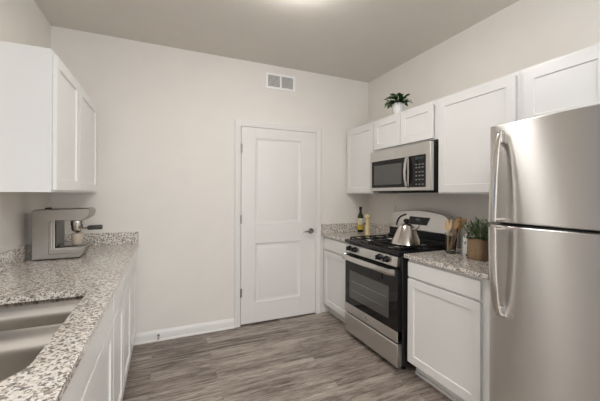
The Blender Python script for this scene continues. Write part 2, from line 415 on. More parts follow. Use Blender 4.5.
def flatfront(face, n, y0, y1, z0, z1, th=0.019):
    m = MB(); fn = mapper(face, n, 'X'); a, b = fn(y0, z0, 0.001), fn(y1, z1, th)
    return m.box(a.x, b.x, a.y, b.y, a.z, b.z)

def upper_cab(label, back, face, n, y0, y1, z0, z1, doors, dz0=None, dz1=None):
    """face: plane of the face frame; n outward sign in X"""
    t = thing('upper_cabinet', label, 'cabinet', ((back + face) / 2, (y0 + y1) / 2, z0))
    m = MB(); g = 0.0005
    m.box(back, face, y0 + g, y0 + 0.016, z0, z1); m.box(back, face, y1 - 0.016, y1 - g, z0, z1)
    fr = face - n * 0.019; a, b = y0 + 0.016, y1 - 0.016
    m.box(back, fr, a, b, z1 - 0.016, z1)
    m.box(back, back + n * 0.008, a, b, z0, z1 - 0.016)
    m.box(fr, face, a, y0 + 0.04, z0, z1); m.box(fr, face, y1 - 0.04, b, z0, z1); m.box(fr, face, y0 + 0.04, y1 - 0.04, z0, z0 + 0.04); m.box(fr, face, y0 + 0.04, y1 - 0.04, z1 - 0.04, z1)
    if len(doors) == 2: c = (doors[0][1] + doors[1][0]) / 2; m.box(fr, face, c - 0.025, c + 0.025, z0 + 0.04, z1 - 0.04)
    m.build('carcass', M['cab'], t)
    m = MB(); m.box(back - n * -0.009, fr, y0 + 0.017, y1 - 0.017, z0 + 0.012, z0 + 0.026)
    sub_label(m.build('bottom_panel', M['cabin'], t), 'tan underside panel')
    for a, b in doors: shaker(face, n, a, b, dz0 or z0 + 0.012, dz1 or z1 - 0.022).build('door', M['cab'], t, 0.0012)
    return t

def base_cab(label, back, face, n, y0, y1, fronts, open_top=False, z1=0.885, hidden=False):
    """fronts: list of ('door'|'drawer', y0, y1, z0, z1)"""
    t = thing('base_cabinet', label, 'cabinet', ((back + face) / 2, (y0 + y1) / 2, 0))
    m = MB(); g = 0.0005; toe = face - n * 0.075; zt = 0.105
    m.box(back, face, y0 + g, y0 + 0.016, zt, z1); m.box(back, face, y1 - 0.016, y1 - g, zt, z1)
    m.box(back, toe, y0 + g, y0 + 0.016, 0, zt); m.box(back, toe, y1 - 0.016, y1 - g, 0, zt)
    fr = face - n * 0.019; a, b, p, q = y0 + 0.016, y1 - 0.016, y0 + 0.06, y1 - 0.04
    m.box(back, fr, a, b, zt, zt + 0.016); m.box(back, back + n * 0.008, a, b, zt + 0.016, z1)
    m.box(fr, face, a, p, zt, z1); m.box(fr, face, q, b, zt, z1); m.box(fr, face, p, q, zt, zt + 0.04)
    m.box(fr, face, p, q, z1 - 0.04, z1); m.box(fr, face, p, q, 0.70, 0.755)
    for c in sorted({round((f[2] + q[1]) / 2, 3) for f in fronts for q in fronts if f[2] < q[1] and q[1] - f[2] < 0.08}): m.box(fr, face, c - 0.025, c + 0.025, zt + 0.04, 0.70)
    m.build('carcass', M['cab'], t)
    k = MB(); k.box(toe - n * 0.012, toe, y0 + 0.0165, y1 - 0.0165, 0.0, zt - 0.0005); k.build('toe_kick', M['cab'], t, 0.001)
    k = MB(); k.box(toe, toe + n * 0.012, y0 + g, y1 - g, 0.0, 0.022); k.build('shoe_moulding', M['cab'], t, 0.003)
    for f in fronts:
        if f[0] == 'door': shaker(face, n, *f[1:]).build('door', M['cab'], t, 0.0012)
        else: flatfront(face, n, *f[1:]).build('drawer_front', M['cab'], t, 0.0025)
    return t

# ------------------------------------------------------------------ left run
LB, LF = XL + 0.001, -0.246
UZ0, UZ1 = 1.366, 2.1226
upper_cab('white two-door wall cabinet above the espresso machine, on the left wall', XL + 0.001, -0.535, 1, 2.060, YB - 0.001, 1.366, 2.108, [(2.082, 2.566), (2.584, 3.185)])
base_cab('white base cabinet under the sink, with a wide false front above two doors', LB, LF, 1, 0.38, 1.835, [('drawer', 0.395, 1.822, 0.742, 0.868), ('door', 0.395, 1.085, 0.120, 0.728), ('door', 1.095, 1.822, 0.120, 0.728)])
base_cab('narrow white base cabinet with one drawer between the sink cabinet and the corner cabinet', LB, LF, 1, 1.8355, 2.27, [('drawer', 1.848, 2.258, 0.742, 0.868), ('door', 1.848, 2.258, 0.120, 0.728)])
base_cab('white base cabinet below the espresso machine, against the back wall', LB, LF, 1, 2.2705, YB - 0.002, [('drawer', 2.284, 3.20, 0.742, 0.868), ('door', 2.284, 2.735, 0.120, 0.728), ('door', 2.747, 3.20, 0.120, 0.728)])

CT0, CT1 = 0.886, 0.914
SX0, SX1, SY0, SY1 = -0.735, -0.317, 0.975, 1.775
ct = thing('granite_countertop', 'long speckled granite countertop with the sink cutout, along the left wall', 'countertop', ((XL - 0.214) / 2, 1.78, CT0))
m = MB(); holed_plate(m, [(XL + 0.001, 0.36), (-0.214, 0.36), (-0.214, YB - 0.001), (XL + 0.001, YB - 0.001)], [rrect(SX0, SX1, SY0, SY1, 0.022, 0, 8, 0.100)], CT0, CT1)
m.build('slab', M['granite'], ct, 0.0025)
m = MB(); m.box(XL + 0.001, XL + 0.021, 0.36, YB - 0.001, CT1, CT1 + 0.102); m.build('backsplash', M['granite'], ct, 0.002)
m = MB(); m.box(XL + 0.0215, -0.214, YB - 0.021, YB - 0.001, CT1, CT1 + 0.102); m.build('backsplash', M['granite'], ct, 0.002)

sk = thing('kitchen_sink', 'undermount double-bowl stainless steel sink set in the left granite countertop', 'sink', ((SX0 + SX1) / 2, (SY0 + SY1) / 2, 0.68))
DV = 1.425
bowls = [(SX0 - 0.008, SX1 + 0.006, SY0 - 0.008, DV - 0.012), (SX0 - 0.008, SX1 + 0.006, DV + 0.012, SY1 + 0.008)]
for i, (a, b, c, d) in enumerate(bowls):
    m = MB(); lps = []
    zt = 0.8855
    for ins, z, r in ((0.0, zt, 0.034), (0.004, 0.80, 0.036), (0.008, 0.725, 0.038), (0.016, 0.705, 0.036), (0.035, 0.694, 0.034), (0.10, 0.690, 0.03)):
        lps.append(rrect(a + ins, b - ins, c + ins, d - ins, r, z, 6, r + (0.05 if i == 0 else 0)))
    m.loft(lps, False, True)
    o = m.build('bowl', M['sinksteel'], sk)
    so = o.modifiers.new('thickness', 'SOLIDIFY'); so.thickness = 0.0012; so.offset = 1
    q = MB(); q.lathe(((a + b) / 2, (c + d) / 2, 0.691), [(0.0, 0), (0.030, 0.001), (0.042, 0.004), (0.047, 0.002), (0.047, 0)], 24); q.build('drain', M['nickel'], sk)
m = MB(); m.prism([(SX0 - 0.006, DV - 0.0125, 0.868), (SX0 - 0.006, DV - 0.008, 0.866), (SX0 - 0.006, DV, 0.869), (SX0 - 0.006, DV + 0.008, 0.866), (SX0 - 0.006, DV + 0.0125, 0.868)], (SX1 - SX0 + 0.010, 0, 0)); m.build('divider', M['sinksteel'], sk)

# ------------------------------------------------------------------ right run
RB, RF = XR - 0.001, 1.669
UF = 1.975
upper_cab('white single-door wall cabinet beside the back wall, left of the microwave', RB, UF, -1, 2.738, YB - 0.001, UZ0, UZ1, [(2.747, 3.252)])
upper_cab('short white two-door wall cabinet above the microwave, under the leafy plant', RB, UF, -1, 1.8765, 2.7375, 1.803, UZ1, [(1.920, 2.309), (2.317, 2.716)])
upper_cab('wide white single-door wall cabinet between microwave and fridge', RB, UF, -1, 1.244, 1.876, UZ0, UZ1, [(1.262, 1.862)])
upper_cab('short white wall cabinet above the refrigerator', RB, UF, -1, 0.335, 1.2435, 1.76, UZ1, [(0.352, 0.780), (0.790, 1.208)])
base_cab('white base cabinet in the corner beside the door, left of the range', RB, RF, -1, 2.692, YB - 0.002, [('drawer', 2.706, 3.235, 0.742, 0.868), ('door', 2.706, 3.235, 0.120, 0.728)])
base_cab('white base cabinet between the range and the refrigerator', RB, RF, -1, 1.205, 1.868, [('drawer', 1.258, 1.860, 0.752, 0.864), ('door', 1.258, 1.860, 0.120, 0.738)])
for lab, y0, y1, end in (('short granite countertop in the corner under the bottle and pepper mill', 2.691, YB - 0.001, True), ('granite countertop between range and refrigerator, under the utensil jar', 1.200, 1.888, False)):
    c = thing('granite_countertop', lab, 'countertop', ((1.64 + XR) / 2, (y0 + y1) / 2, CT0))
    m = MB(); m.box(1.636, RB, y0, y1, CT0, CT1); m.build('slab', M['granite'], c, 0.0025)
    m = MB(); m.box(RB - 0.020, RB, y0, y1, CT1, CT1 + 0.102); m.build('backsplash', M['granite'], c, 0.002)
    if end: m = MB(); m.box(1.636, RB - 0.0205, YB - 0.021, YB - 0.001, CT1, CT1 + 0.102); m.build('backsplash', M['granite'], c, 0.002)

# emblem: ring with lettering, facing -X
def emblem(parent, x, y, z, r, matr):
    m = MB(); n = 28
    m.loft([[Vector((x - d, y + rr * math.cos(2 * PI * i / n), z + rr * math.sin(2 * PI * i / n))) for i in range(n)] for rr, d in ((r, 0), (r, 0.002), (r * 0.86, 0.002), (r * 0.86, 0))], False, False)
    m.lathe((x, y, z), [(r * 0.9, 0.0), (r * 0.9, -0.0006)], n, 'X')
    o = m.build('emblem', M['nickel'], parent)
    me = text_mesh('GE', r * 1.15)
    for v in me.vertices:
        a, b, c2 = v.co; v.co = Vector((x - 0.001 - c2, y - a, z + b)) - ORG[parent.name]
    me.materials.append(matr)
    q = bpy.data.objects.new('emblem_lettering', me); COL.objects.link(q); q.parent = o; ORG[q.name] = ORG[parent.name]

# ------------------------------------------------------------------ range
RY0, RY1 = 1.892, 2.668
rg = thing('gas_range', 'stainless steel freestanding gas range with black cooktop and oven window', 'range', (1.93, 2.28, 0))
m = MB(); m.box(1.645, 2.235, RY0, RY1, 0.055, 0.895); m.build('body', M['side'], rg, 0.003)
for a in (1.70, 2.18):
    for b in (RY0 + 0.05, RY1 - 0.05):
        m = MB(); m.lathe((a, b, 0), [(0.018, 0), (0.018, 0.01), (0.010, 0.014), (0.010, 0.056)], 12); m.build('leg', M['blackm'], rg)
# drawer
m = MB(); m.prism([(1.644, RY0 + 0.004, 0.045), (1.606, RY0 + 0.004, 0.045), (1.600, RY0 + 0.004, 0.055), (1.600, RY0 + 0.004, 0.215), (1.606, RY0 + 0.004, 0.223), (1.644, RY0 + 0.004, 0.223)], (0, RY1 - RY0 - 0.008, 0)); m.build('storage_drawer', M['steel'], rg, 0.002)
# oven door
od = MB(); od.box(1.603, 1.6445, RY0 + 0.003, RY1 - 0.003, 0.240, 0.792); od = od.build('oven_door', M['bglass'], rg, 0.003)
m = MB(); m.box(1.598, 1.644, RY0 + 0.003, RY1 - 0.003, 0.238, 0.318); m.build('lower_trim', M['steel'], od, 0.002)
m = MB(); m.box(1.6015, 1.604, RY0 + 0.11, RY1 - 0.085, 0.385, 0.640); m.build('oven_window', M['mwglass'], od, 0.0005)
for k in range(2):
    z = 0.46 + 0.085 * k
    m = MB()
    m.box(1.6008, 1.6014, RY0 + 0.14, RY1 - 0.12, z, z + 0.004); m.build('oven_rack', M['nickel'], od)
m = MB(); hz = 0.768
m.sweep([(1.604, RY1 - 0.02, hz - 0.004), (1.574, RY1 - 0.008, hz), (1.552, RY1 - 0.050, hz + 0.002), (1.545, (RY0 + RY1) / 2, hz + 0.003), (1.552, RY0 + 0.050, hz + 0.002), (1.574, RY0 + 0.008, hz), (1.604, RY0 + 0.02, hz - 0.004)], (0, 0, 1), 0.048, 0.022)
m.build('door_handle', M['handle'], od)
emblem(od, 1.5978, 2.30, 0.279, 0.015, M['plastic'])
# control panel (slightly raked)
m = MB(); zc0, zc1 = 0.806, 0.884
m.prism([(1.6445, RY0 + 0.02, zc0), (1.604, RY0 + 0.02, zc0), (1.612, RY0 + 0.02, zc1), (1.6445, RY0 + 0.02, zc1)], (0, RY1 - RY0 - 0.024, 0)); cp = m.build('control_panel', M['steel'], rg, 0.002)
for y in (2.588, 2.497, 2.128, 2.035):
    k = MB(); k.lathe((1.608, y, 0.847), [(0.027, 0), (0.027, -0.006), (0.022, -0.010), (0.0185, -0.030), (0.015, -0.034), (0, -0.034)], 22, 'X')
    k.box(1.567, 1.580, y - 0.0045, y + 0.0045, 0.829, 0.865); k.build('knob', M['black'], rg, 0.001)
# cooktop
m = MB(); m.prism([(1.600, RY0, 0.8955), (1.596, RY0, 0.904), (1.598, RY0, 0.922), (1.606, RY0, 0.926), (2.14, RY0, 0.926), (2.14, RY0, 0.8955)], (0, RY1 - RY0, 0)); m.build('cooktop', M['black'], rg, 0.003)
BX, BY = (1.745, 1.995), (2.085, 2.475)
for by in BY:
    for bx in BX:
        k = MB(); k.lathe((bx, by, 0.926), [(0.064, 0), (0.062, 0.004), (0.052, 0.006), (0.050, 0.013), (0.036, 0.015), (0, 0.015)], 24); b = k.build('burner', M['alu'], rg)
        k = MB(); k.lathe((bx, by, 0.940), [(0.034, 0), (0.036, 0.004), (0.034, 0.008), (0, 0.009)], 24); k.build('burner_cap', M['iron'], b)
k = MB(); k.lathe((1.87, 2.28, 0.926), [(0.05, 0), (0.048, 0.005), (0.036, 0.012), (0, 0.012)], 24); k.build('burner', M['alu'], rg)
GZ = 0.951
for (y0, y1) in ((1.930, 2.235), (2.325, 2.630)):
    g = MB(); r = 0.0065; x0, x1 = 1.645, 2.105; yc = (y0 + y1) / 2
    bar = lambda a, b: g.box(min(a[0], b[0]) - 0.0055, max(a[0], b[0]) + 0.0055, min(a[1], b[1]) - 0.0055, max(a[1], b[1]) + 0.0055, GZ - 0.011, GZ)
    for yy in (y0, y1): bar((x0, yy), (x1, yy))
    for xx in (x0, (x0 + x1) / 2, x1): bar((xx, y0), (xx, y1))
    for bx in BX:
        bar((bx, y0), (bx, yc - 0.03)); bar((bx, yc + 0.03), (bx, y1))
        bar((bx - 0.10, yc), (bx - 0.03, yc)); bar((bx + 0.03, yc), (bx + 0.10, yc))
    for xx in (x0, x1, (x0 + x1) / 2):
        for yy in (y0, y1): g.box(xx - 0.007, xx + 0.007, yy - 0.007, yy + 0.007, 0.926, GZ - 0.005)
    g.build('grate', M['iron'], rg, 0.002)
g = MB(); bar = lambda a, b: g.box(min(a[0], b[0]) - 0.0055, max(a[0], b[0]) + 0.0055, min(a[1], b[1]) - 0.0055, max(a[1], b[1]) + 0.0055, GZ - 0.011, GZ)
for yy in (2.252, 2.308): bar((1.66, yy), (2.09, yy))
for xx in (1.66, 1.80, 1.94, 2.09): bar((xx, 2.252), (xx, 2.308))
for xx in (1.66, 2.09):
    for yy in (2.252, 2.308): g.box(xx - 0.006, xx + 0.006, yy - 0.006, yy + 0.006, 0.926, GZ - 0.005)
g.build('grate', M['iron'], rg, 0.002)
# backguard: black base then arched stainless hood leaning back
m = MB(); m.box(2.135, 2.232, RY0 + 0.004, RY1 - 0.004, 0.9, 1.045); m.build('backguard_base', M['black'], rg, 0.003)
m = MB(); m.box(2.110, 2.134, RY0 + 0.01, RY1 - 0.01, 0.926, 0.960); m.build('vent_ledge', M['blackm'], rg, 0.004)
def archz(y, top, drop, r=0.085):
    c = (RY0 + RY1) / 2; hw = (RY1 - RY0) / 2; u = abs(y - c) / hw
    z = top - drop * u * u
    e = hw - abs(y - c)
    if e < r: z -= r - math.sqrt(max(0, r * r - (r - e) ** 2))
    return z
ys = [RY0 + (RY1 - RY0) * (0.5 - 0.5 * math.cos(PI * i / 40)) for i in range(41)]
front = lambda z: 2.128 + (z - 1.03) * 0.22
poly = [(RY0, 1.030)] + [(y, archz(y, 1.212, 0.045)) for y in ys] + [(RY1, 1.030)]
m = MB(); m.loft([[Vector((front(z), y, z)) for y, z in poly], [Vector((2.228, y, z - 0.004)) for y, z in poly]]); bg = m.build('backguard', M['steel'], rg, 0.004)
m = MB(); dp = [(2.395, 1.078), (2.150, 1.082), (2.120, 1.152), (2.378, 1.152)]
m.loft([[Vector((front(z) - d, y, z)) for y, z in dp] for d in (-0.004, 0.003)]); di = m.build('display_panel', M['black'], bg, 0.001)
m = MB(); m.loft([[Vector((front(z) - d, y, z)) for y, z in ((2.29, 1.115), (2.235, 1.115), (2.235, 1.138), (2.29, 1.138))] for d in (0.0032, 0.0036)]); m.build('clock_digits', M['disp'], di)
m = MB(); arc = [(2.548, 1.052), (2.547, 1.085), (2.535, 1.118), (2.510, 1.143), (2.475, 1.158), (2.44, 1.166)]
m.tube([(front(z) - 0.0012, y, z) for y, z in arc], 0.0085, 6); m.build('trim_groove', M['blackm'], bg)

rg.location.y += 0.020

# ------------------------------------------------------------------ microwave
MY0, MY1, MZ0, MZ1 = 1.880, 2.686, 1.383, 1.784
mw = thing('microwave', 'stainless steel over-the-range microwave with black window and keypad', 'microwave', (2.08, 2.28, MZ0))
m = MB(); m.box(1.929, 2.27, MY0 + 0.001, MY1 - 0.001, MZ0 + 0.004, MZ1 - 0.002); m.build('body', M['blackm'], mw, 0.002)
m = MB(); m.box(1.95, 2.25, MY0 + 0.05, MY1 - 0.05, MZ0 - 0.006, MZ0 + 0.003); m.build('vent_grille', M['blackm'], mw, 0.001)
m = MB(); fn = mapper(1.928, -1, 'X'); th = 0.038
def ringbox(m, y0, y1, z0, z1, d0, d1):
    a, b = fn(y0, z0, d0), fn(y1, z1, d1); m.box(a.x, b.x, a.y, b.y, a.z, b.z)
ringbox(m, MY0, MY1, MZ0 + 0.010, MZ1, 0, th)
face = m.build('front_frame', M['steel'], mw, 0.004)
m = MB(); ringbox(m, 2.1393, 2.6540, 1.424, 1.683, th - 0.002, th + 0.0015); wd = m.build('window_frame', M['bglass'], mw, 0.001)
m = MB(); ringbox(m, 2.2117, 2.6138, 1.452, 1.640, th + 0.0012, th + 0.0025); m.build('window', M['mwglass'], wd, 0.0006)
m = MB(); ringbox(m, 1.9282, 2.1232, 1.421, 1.686, th - 0.002, th + 0.002); kp = m.build('keypad', M['bglass'], mw, 0.001)
m = MB(); ringbox(m, 1.9503, 2.0408, 1.652, 1.668, th + 0.002, th + 0.0026); m.build('clock_digits', M['disp'], kp)
for r_ in range(6):
    for c_ in range(3):
        y = 1.9483 + c_ * 0.036; z = 1.44 + r_ * 0.031 + (0.008 if r_ > 0 else 0)
        if r_ == 4: z += 0.006
        m = MB(); ringbox(m, y, y + 0.020, z, z + 0.010, th + 0.002, th + 0.0026); m.build('key', M['key'], kp)
m = MB(); hy = 2.1292
m.sweep([(1.8940, hy, 1.686), (1.8719, hy, 1.672), (1.8578, hy, 1.62), (1.8518, hy, 1.555), (1.8578, hy, 1.49), (1.8719, hy, 1.436), (1.8940, hy, 1.420)], (0, 1, 0), 0.030, 0.014)
m.build('door_handle', M['handle'], mw)
emblem(mw, 1.8918, 2.2881, 1.730, 0.015, M['plastic'])

# ------------------------------------------------------------------ refrigerator
FY0, FY1 = 0.345, 1.100
fr = thing('refrigerator', 'stainless steel top-freezer refrigerator with two long curved handles', 'refrigerator', (1.9, 0.72, 0))
m = MB(); m.box(1.575, 2.225, FY0 + 0.006, FY1 - 0.006, 0.03, 1.688); m.build('body', M['side'], fr, 0.004)
m = MB(); m.box(1.59, 1.66, FY0 + 0.02, FY1 - 0.02, 0.0, 0.055); m.build('base_grille', M['blackm'], fr, 0.002)
def fdoor(z0, z1):
    n = 28; prof = []; r = 0.020; c = (FY0 + FY1) / 2; hw = (FY1 - FY0) / 2; bulge = 0.014
    fx = lambda y: 1.500 - bulge * (1 - ((y - c) / hw) ** 2)
    prof.append((1.570, FY1)); prof.append((1.500 + r, FY1))
    for i in range(1, 6):
        a = PI / 2 * i / 6; prof.append((1.500 + r - r * math.sin(a) , FY1 - r * (1 - math.cos(a))))
    for i in range(n + 1):
        y = FY1 - r - (FY1 - FY0 - 2 * r) * i / n; prof.append((fx(y), y))
    for i in range(5, 0, -1):
        a = PI / 2 * i / 6; prof.append((1.500 + r - r * math.sin(a), FY0 + r * (1 - math.cos(a))))
    prof += [(1.500 + r, FY0), (1.570, FY0)]
    return MB().prism([(x, y, z0) for x, y in prof], (0, 0, z1 - z0))
fd = fdoor(1.226, 1.706).build('freezer_door', M['fridge'], fr, 0.005, 25, 3)
ld = fdoor(0.065, 1.212).build('refrigerator_door', M['fridge'], fr, 0.005, 25, 3)
HY = 1.026
m = MB(); m.sweep([(1.492, HY - 0.004, 1.664), (1.472, HY - 0.002, 1.652), (1.460, HY, 1.615), (1.450, HY, 1.545), (1.440, HY, 1.46), (1.434, HY, 1.37), (1.430, HY, 1.29), (1.429, HY, 1.232)], (0, 1, 0), [0.026, 0.028, 0.030, 0.034, 0.036, 0.036, 0.036, 0.036], 0.018)
fh = m.build('handle', M['handle'], fd)
m = MB(); m.box(1.466, 1.497, HY - 0.016, HY + 0.010, 1.610, 1.672); m.build('handle_bracket', M['nickel'], fh, 0.005)
m = MB(); m.sweep([(1.434, HY, 1.240), (1.460, HY, 1.241), (1.497, HY, 1.243)], (0, 1, 0), 0.022, 0.012); m.build('handle_foot', M['handle'], fh)
m = MB(); m.sweep([(1.429, HY, 1.206), (1.429, HY, 1.13), (1.431, HY, 1.04), (1.437, HY, 0.95), (1.450, HY, 0.86), (1.460, HY, 0.815), (1.472, HY - 0.002, 0.788), (1.492, HY - 0.004, 0.778)], (0, 1, 0), [0.036, 0.036, 0.036, 0.036, 0.034, 0.032, 0.030, 0.028], 0.018)
fh2 = m.build('handle', M['handle'], ld)
m = MB(); m.box(1.466, 1.497, HY - 0.014, HY + 0.010, 0.776, 0.826); m.build('handle_bracket', M['nickel'], fh2, 0.005)
m = MB(); m.sweep([(1.434, HY, 1.199), (1.460, HY, 1.198), (1.497, HY, 1.197)], (0, 1, 0), 0.022, 0.012); m.build('handle_foot', M['handle'], fh2)
m = MB(); m.box(1.53, 1.60, FY0 + 0.01, FY0 + 0.10, 1.689, 1.716); m.build('hinge_cover', M['side'], fr, 0.004)

# ------------------------------------------------------------------ ceiling light
LC = (0.765, 1.84)
lt = thing('ceiling_light', 'round flush-mount ceiling light glowing at the top edge of the view', 'ceiling light', (LC[0], LC[1], ZC))
m = MB(); m.lathe((LC[0], LC[1], ZC), [(0.175, 0), (0.175, -0.018), (0.165, -0.028), (0.150, -0.028)], 40); m.build('base_ring', M['handle'], lt)
m = MB(); m.lathe((LC[0], LC[1], ZC - 0.028), [(0.160, 0), (0.158, -0.015), (0.140, -0.040), (0.105, -0.058), (0.055, -0.069), (0.0, -0.072)], 40); m.build('dome', M['lamp'], lt)

# ------------------------------------------------------------------ air vent on the back wall
vx0, vx1, vz0, vz1 = 0.972, 1.302, 2.487, 2.652
vt = thing('air_vent', 'white two-panel return air vent high on the back wall', 'air vent', ((vx0 + vx1) / 2, YB, vz0))
m = MB(); b = 0.022; y0, y1 = YB - 0.010, YB - 0.0005; xc = (vx0 + vx1) / 2
for a in ((vx0, vx1, vz0, vz0 + b), (vx0, vx1, vz1 - b, vz1), (vx0, vx0 + b, vz0 + b, vz1 - b), (vx1 - b, vx1, vz0 + b, vz1 - b), (xc - 0.009, xc + 0.009, vz0 + b, vz1 - b)): m.box(a[0], a[1], y0, y1, a[2], a[3])
m.build('frame', M['ventwhite'], vt)
m = MB(); m.box(vx0 + b, vx1 - b, YB - 0.003, YB - 0.0006, vz0 + b, vz1 - b); m.build('backing', M['ventdark'], vt)
for a, c in ((vx0 + b, xc - 0.009), (xc + 0.009, vx1 - b)):
    m = MB()
    for k in range(10):
        z = vz0 + b + 0.003 + k * 0.0118
        m.box(a, c, YB - 0.0085, YB - 0.0035, z, z + 0.0048)
    m.build('louver_panel', M['trim'], vt)

# door stop
ds = MB(); ds.lathe((-0.047, YB - 0.0145, 0.052), [(0.011, 0), (0.011, -0.006), (0.006, -0.010), (0.006, -0.060), (0.009, -0.062), (0.009, -0.078), (0, -0.080)], 14, 'Y')
tag(ds.build('door_stop', M['nickel']), 'small dark door stop screwed to the back baseboard', 'door stop')

# wall outlet
ol = thing('wall_outlet', 'white outlet plate on the right wall between pepper mill and range', 'outlet', (XR, 2.79, 1.12))
m = MB(); m.box(XR - 0.006, XR - 0.0003, 2.755, 2.825, 1.122, 1.237); m.build('cover_plate', M['wall'], ol, 0.002)
for z in (1.157, 1.202):
    m = MB(); m.box(XR - 0.008, XR - 0.005, 2.772, 2.808, z - 0.014, z + 0.014); m.build('socket', M['plastic'], ol, 0.003)

# ------------------------------------------------------------------ espresso machine (side towards camera, group head towards the room)
es = thing('espresso_machine', 'brushed steel espresso machine in the left counter corner', 'espresso machine', (-0.63, 2.78, CT1))
Y0, Y1 = 2.655, 2.870; z0 = CT1 + 0.006
def yprism(pts, a=Y0, b=Y1): return MB().prism([(x, a, z) for x, z in pts], (0, b - a, 0))
body = [(-0.792, z0), (-0.530, z0), (-0.490, 0.992), (-0.497, 0.998), (-0.668, 0.992), (-0.668, 1.178), (-0.518, 1.170), (-0.482, 1.196), (-0.473, 1.225), (-0.476, 1.250), (-0.490, 1.255), (-0.782, 1.250), (-0.792, 1.240)]
yprism(body).build('housing', M['grey'], es, 0.006, 30, 3)
pn = [(-0.708, 0.958), (-0.668, 0.958), (-0.668, 1.180), (-0.708, 1.180)]
yprism([(-0.700, 0.952), (-0.530, 0.952), (-0.508, 0.984), (-0.682, 0.984), (-0.682, 1.168), (-0.700, 1.168)], Y0 - 0.006, Y0 + 0.002).build('side_panel', M['grey'], es, 0.003)
yprism([(-0.785, CT1), (-0.53, CT1), (-0.53, z0 + 0.003), (-0.785, z0 + 0.003)], Y0 + 0.012, Y1 - 0.012).build('base_foot', M['blackm'], es)
yprism([(-0.666, 0.9985), (-0.666, 1.168), (-0.660, 1.168), (-0.660, 0.9985)], Y0 + 0.015, Y1 - 0.015).build('rear_splash_plate', M['darksteel'], es)
m = MB(); m.box(-0.645, -0.505, Y0 + 0.02, Y1 - 0.02, 0.9985, 1.004)
dt = m.build('drip_tray', M['nickel'], es, 0.002)
gx, gy = -0.560, 2.735
m = MB(); m.lathe((gx, gy, 1.122), [(0.020, 0), (0.036, 0.004), (0.039, 0.02), (0.039, 0.045), (0.046, 0.05), (0.046, 0.058)], 28); m.build('group_head', M['chrome'], es)
m = MB(); m.lathe((gx, gy, 1.098), [(0.012, -0.014), (0.016, -0.008), (0.030, 0.0), (0.035, 0.012), (0.037, 0.026)], 28)
m.tube([(gx + 0.028, gy, 1.112), (gx + 0.065, gy, 1.114)], 0.008); pf = m.build('portafilter', M['chrome'], es)
m = MB(); m.tube([(gx + 0.060, gy, 1.114), (gx + 0.070, gy, 1.115), (gx + 0.10, gy, 1.116), (gx + 0.142, gy, 1.117), (gx + 0.150, gy, 1.117)], [0.012, 0.0165, 0.0165, 0.017, 0.014], 14); sub_label(m.build('portafilter_handle', M['grip'], pf), 'black grip')
m = MB(); m.lathe((-0.735, 2.78, 1.252), [(0.02, 0), (0.02, 0.006), (0.016, 0.008), (0, 0.008)], 16); m.build('steam_knob', M['blackm'], es)
m = MB(); m.lathe((gx, gy, 1.0045), [(0.026, 0), (0.031, 0.01), (0.035, 0.05), (0.036, 0.074), (0.033, 0.074), (0.032, 0.05), (0.028, 0.012), (0, 0.009)], 28)
tag(m.build('espresso_cup', M['cup']), 'small frosted beige cup on the drip tray of the espresso machine', 'cup')

# ------------------------------------------------------------------ bottle and pepper mill
bt = thing('oil_bottle', 'dark green oil bottle with a cream and yellow label in the corner', 'bottle', (2.108, 3.185, CT1))
c = (2.108, 3.185, CT1 + 0.0005)
m = MB(); m.lathe(c, [(0.030, 0), (0.034, 0.004), (0.034, 0.175), (0.031, 0.195), (0.018, 0.222), (0.0135, 0.240), (0.0135, 0.268), (0, 0.268)], 28); m.build('glass_body', M['bottle'], bt)
m = MB(); m.lathe(c, [(0.0346, 0.03), (0.0346, 0.09)], 28, cap=False); sub_label(m.build('lower_label', M['label2'], bt), 'yellow label')
m = MB(); m.lathe(c, [(0.0346, 0.0905), (0.0346, 0.165)], 28, cap=False); sub_label(m.build('upper_label', M['label'], bt), 'cream label')
m = MB(); m.lathe(c, [(0.0155, 0.262), (0.0165, 0.266), (0.0165, 0.296), (0.014, 0.300), (0, 0.300)], 20); m.build('cap', M['blackm'], bt)
pm = thing('pepper_mill', 'pale wooden pepper mill standing beside the green bottle', 'pepper mill', (1.985, 2.86, CT1))
c = (1.985, 2.86, CT1 + 0.0005)
m = MB(); m.lathe(c, [(0.027, 0), (0.029, 0.005), (0.029, 0.02), (0.024, 0.04), (0.026, 0.07), (0.026, 0.10), (0.020, 0.14), (0.017, 0.165), (0.022, 0.178), (0.023, 0.182), (0, 0.182)], 28); m.build('body', M['millwood'], pm)
m = MB(); m.lathe(c, [(0.018, 0.183), (0.028, 0.192), (0.031, 0.206), (0.029, 0.220), (0.020, 0.230), (0, 0.232)], 28); m.build('head', M['millwood'], pm)

# ------------------------------------------------------------------ kettle
kx, ky, kz = 1.802, 2.050, GZ + 0.0005
kt = thing('kettle', 'polished steel cone-shaped kettle with a black knob on the range', 'kettle', (kx, ky, kz))
m = MB(); m.lathe((kx, ky, kz), [(0.104, 0), (0.117, 0.003), (0.120, 0.010), (0.116, 0.022), (0.098, 0.064), (0.079, 0.106), (0.060, 0.146), (0.053, 0.156), (0.046, 0.158)], 40); m.build('body', M['chrome'], kt)
m = MB(); m.lathe((kx, ky, kz), [(0.048, 0.158), (0.044, 0.163), (0.028, 0.170), (0.010, 0.173), (0.0, 0.173)], 32); ldk = m.build('lid', M['chrome'], kt)
m = MB(); m.lathe((kx, ky, kz), [(0.012, 0.171), (0.014, 0.178), (0.021, 0.184), (0.024, 0.196), (0.019, 0.208), (0, 0.212)], 20); m.build('knob', M['black'], ldk)
dv = Vector((0.35, -0.94, 0)).normalized()
sp = [Vector((kx, ky, kz)) + dv * a + Vector((0, 0, b)) for a, b in ((0.045, 0.118), (0.072, 0.132), (0.094, 0.144), (0.112, 0.160))]
m = MB(); m.tube(sp, [0.017, 0.014, 0.011, 0.009], 16); m.build('spout', M['chrome'], kt)

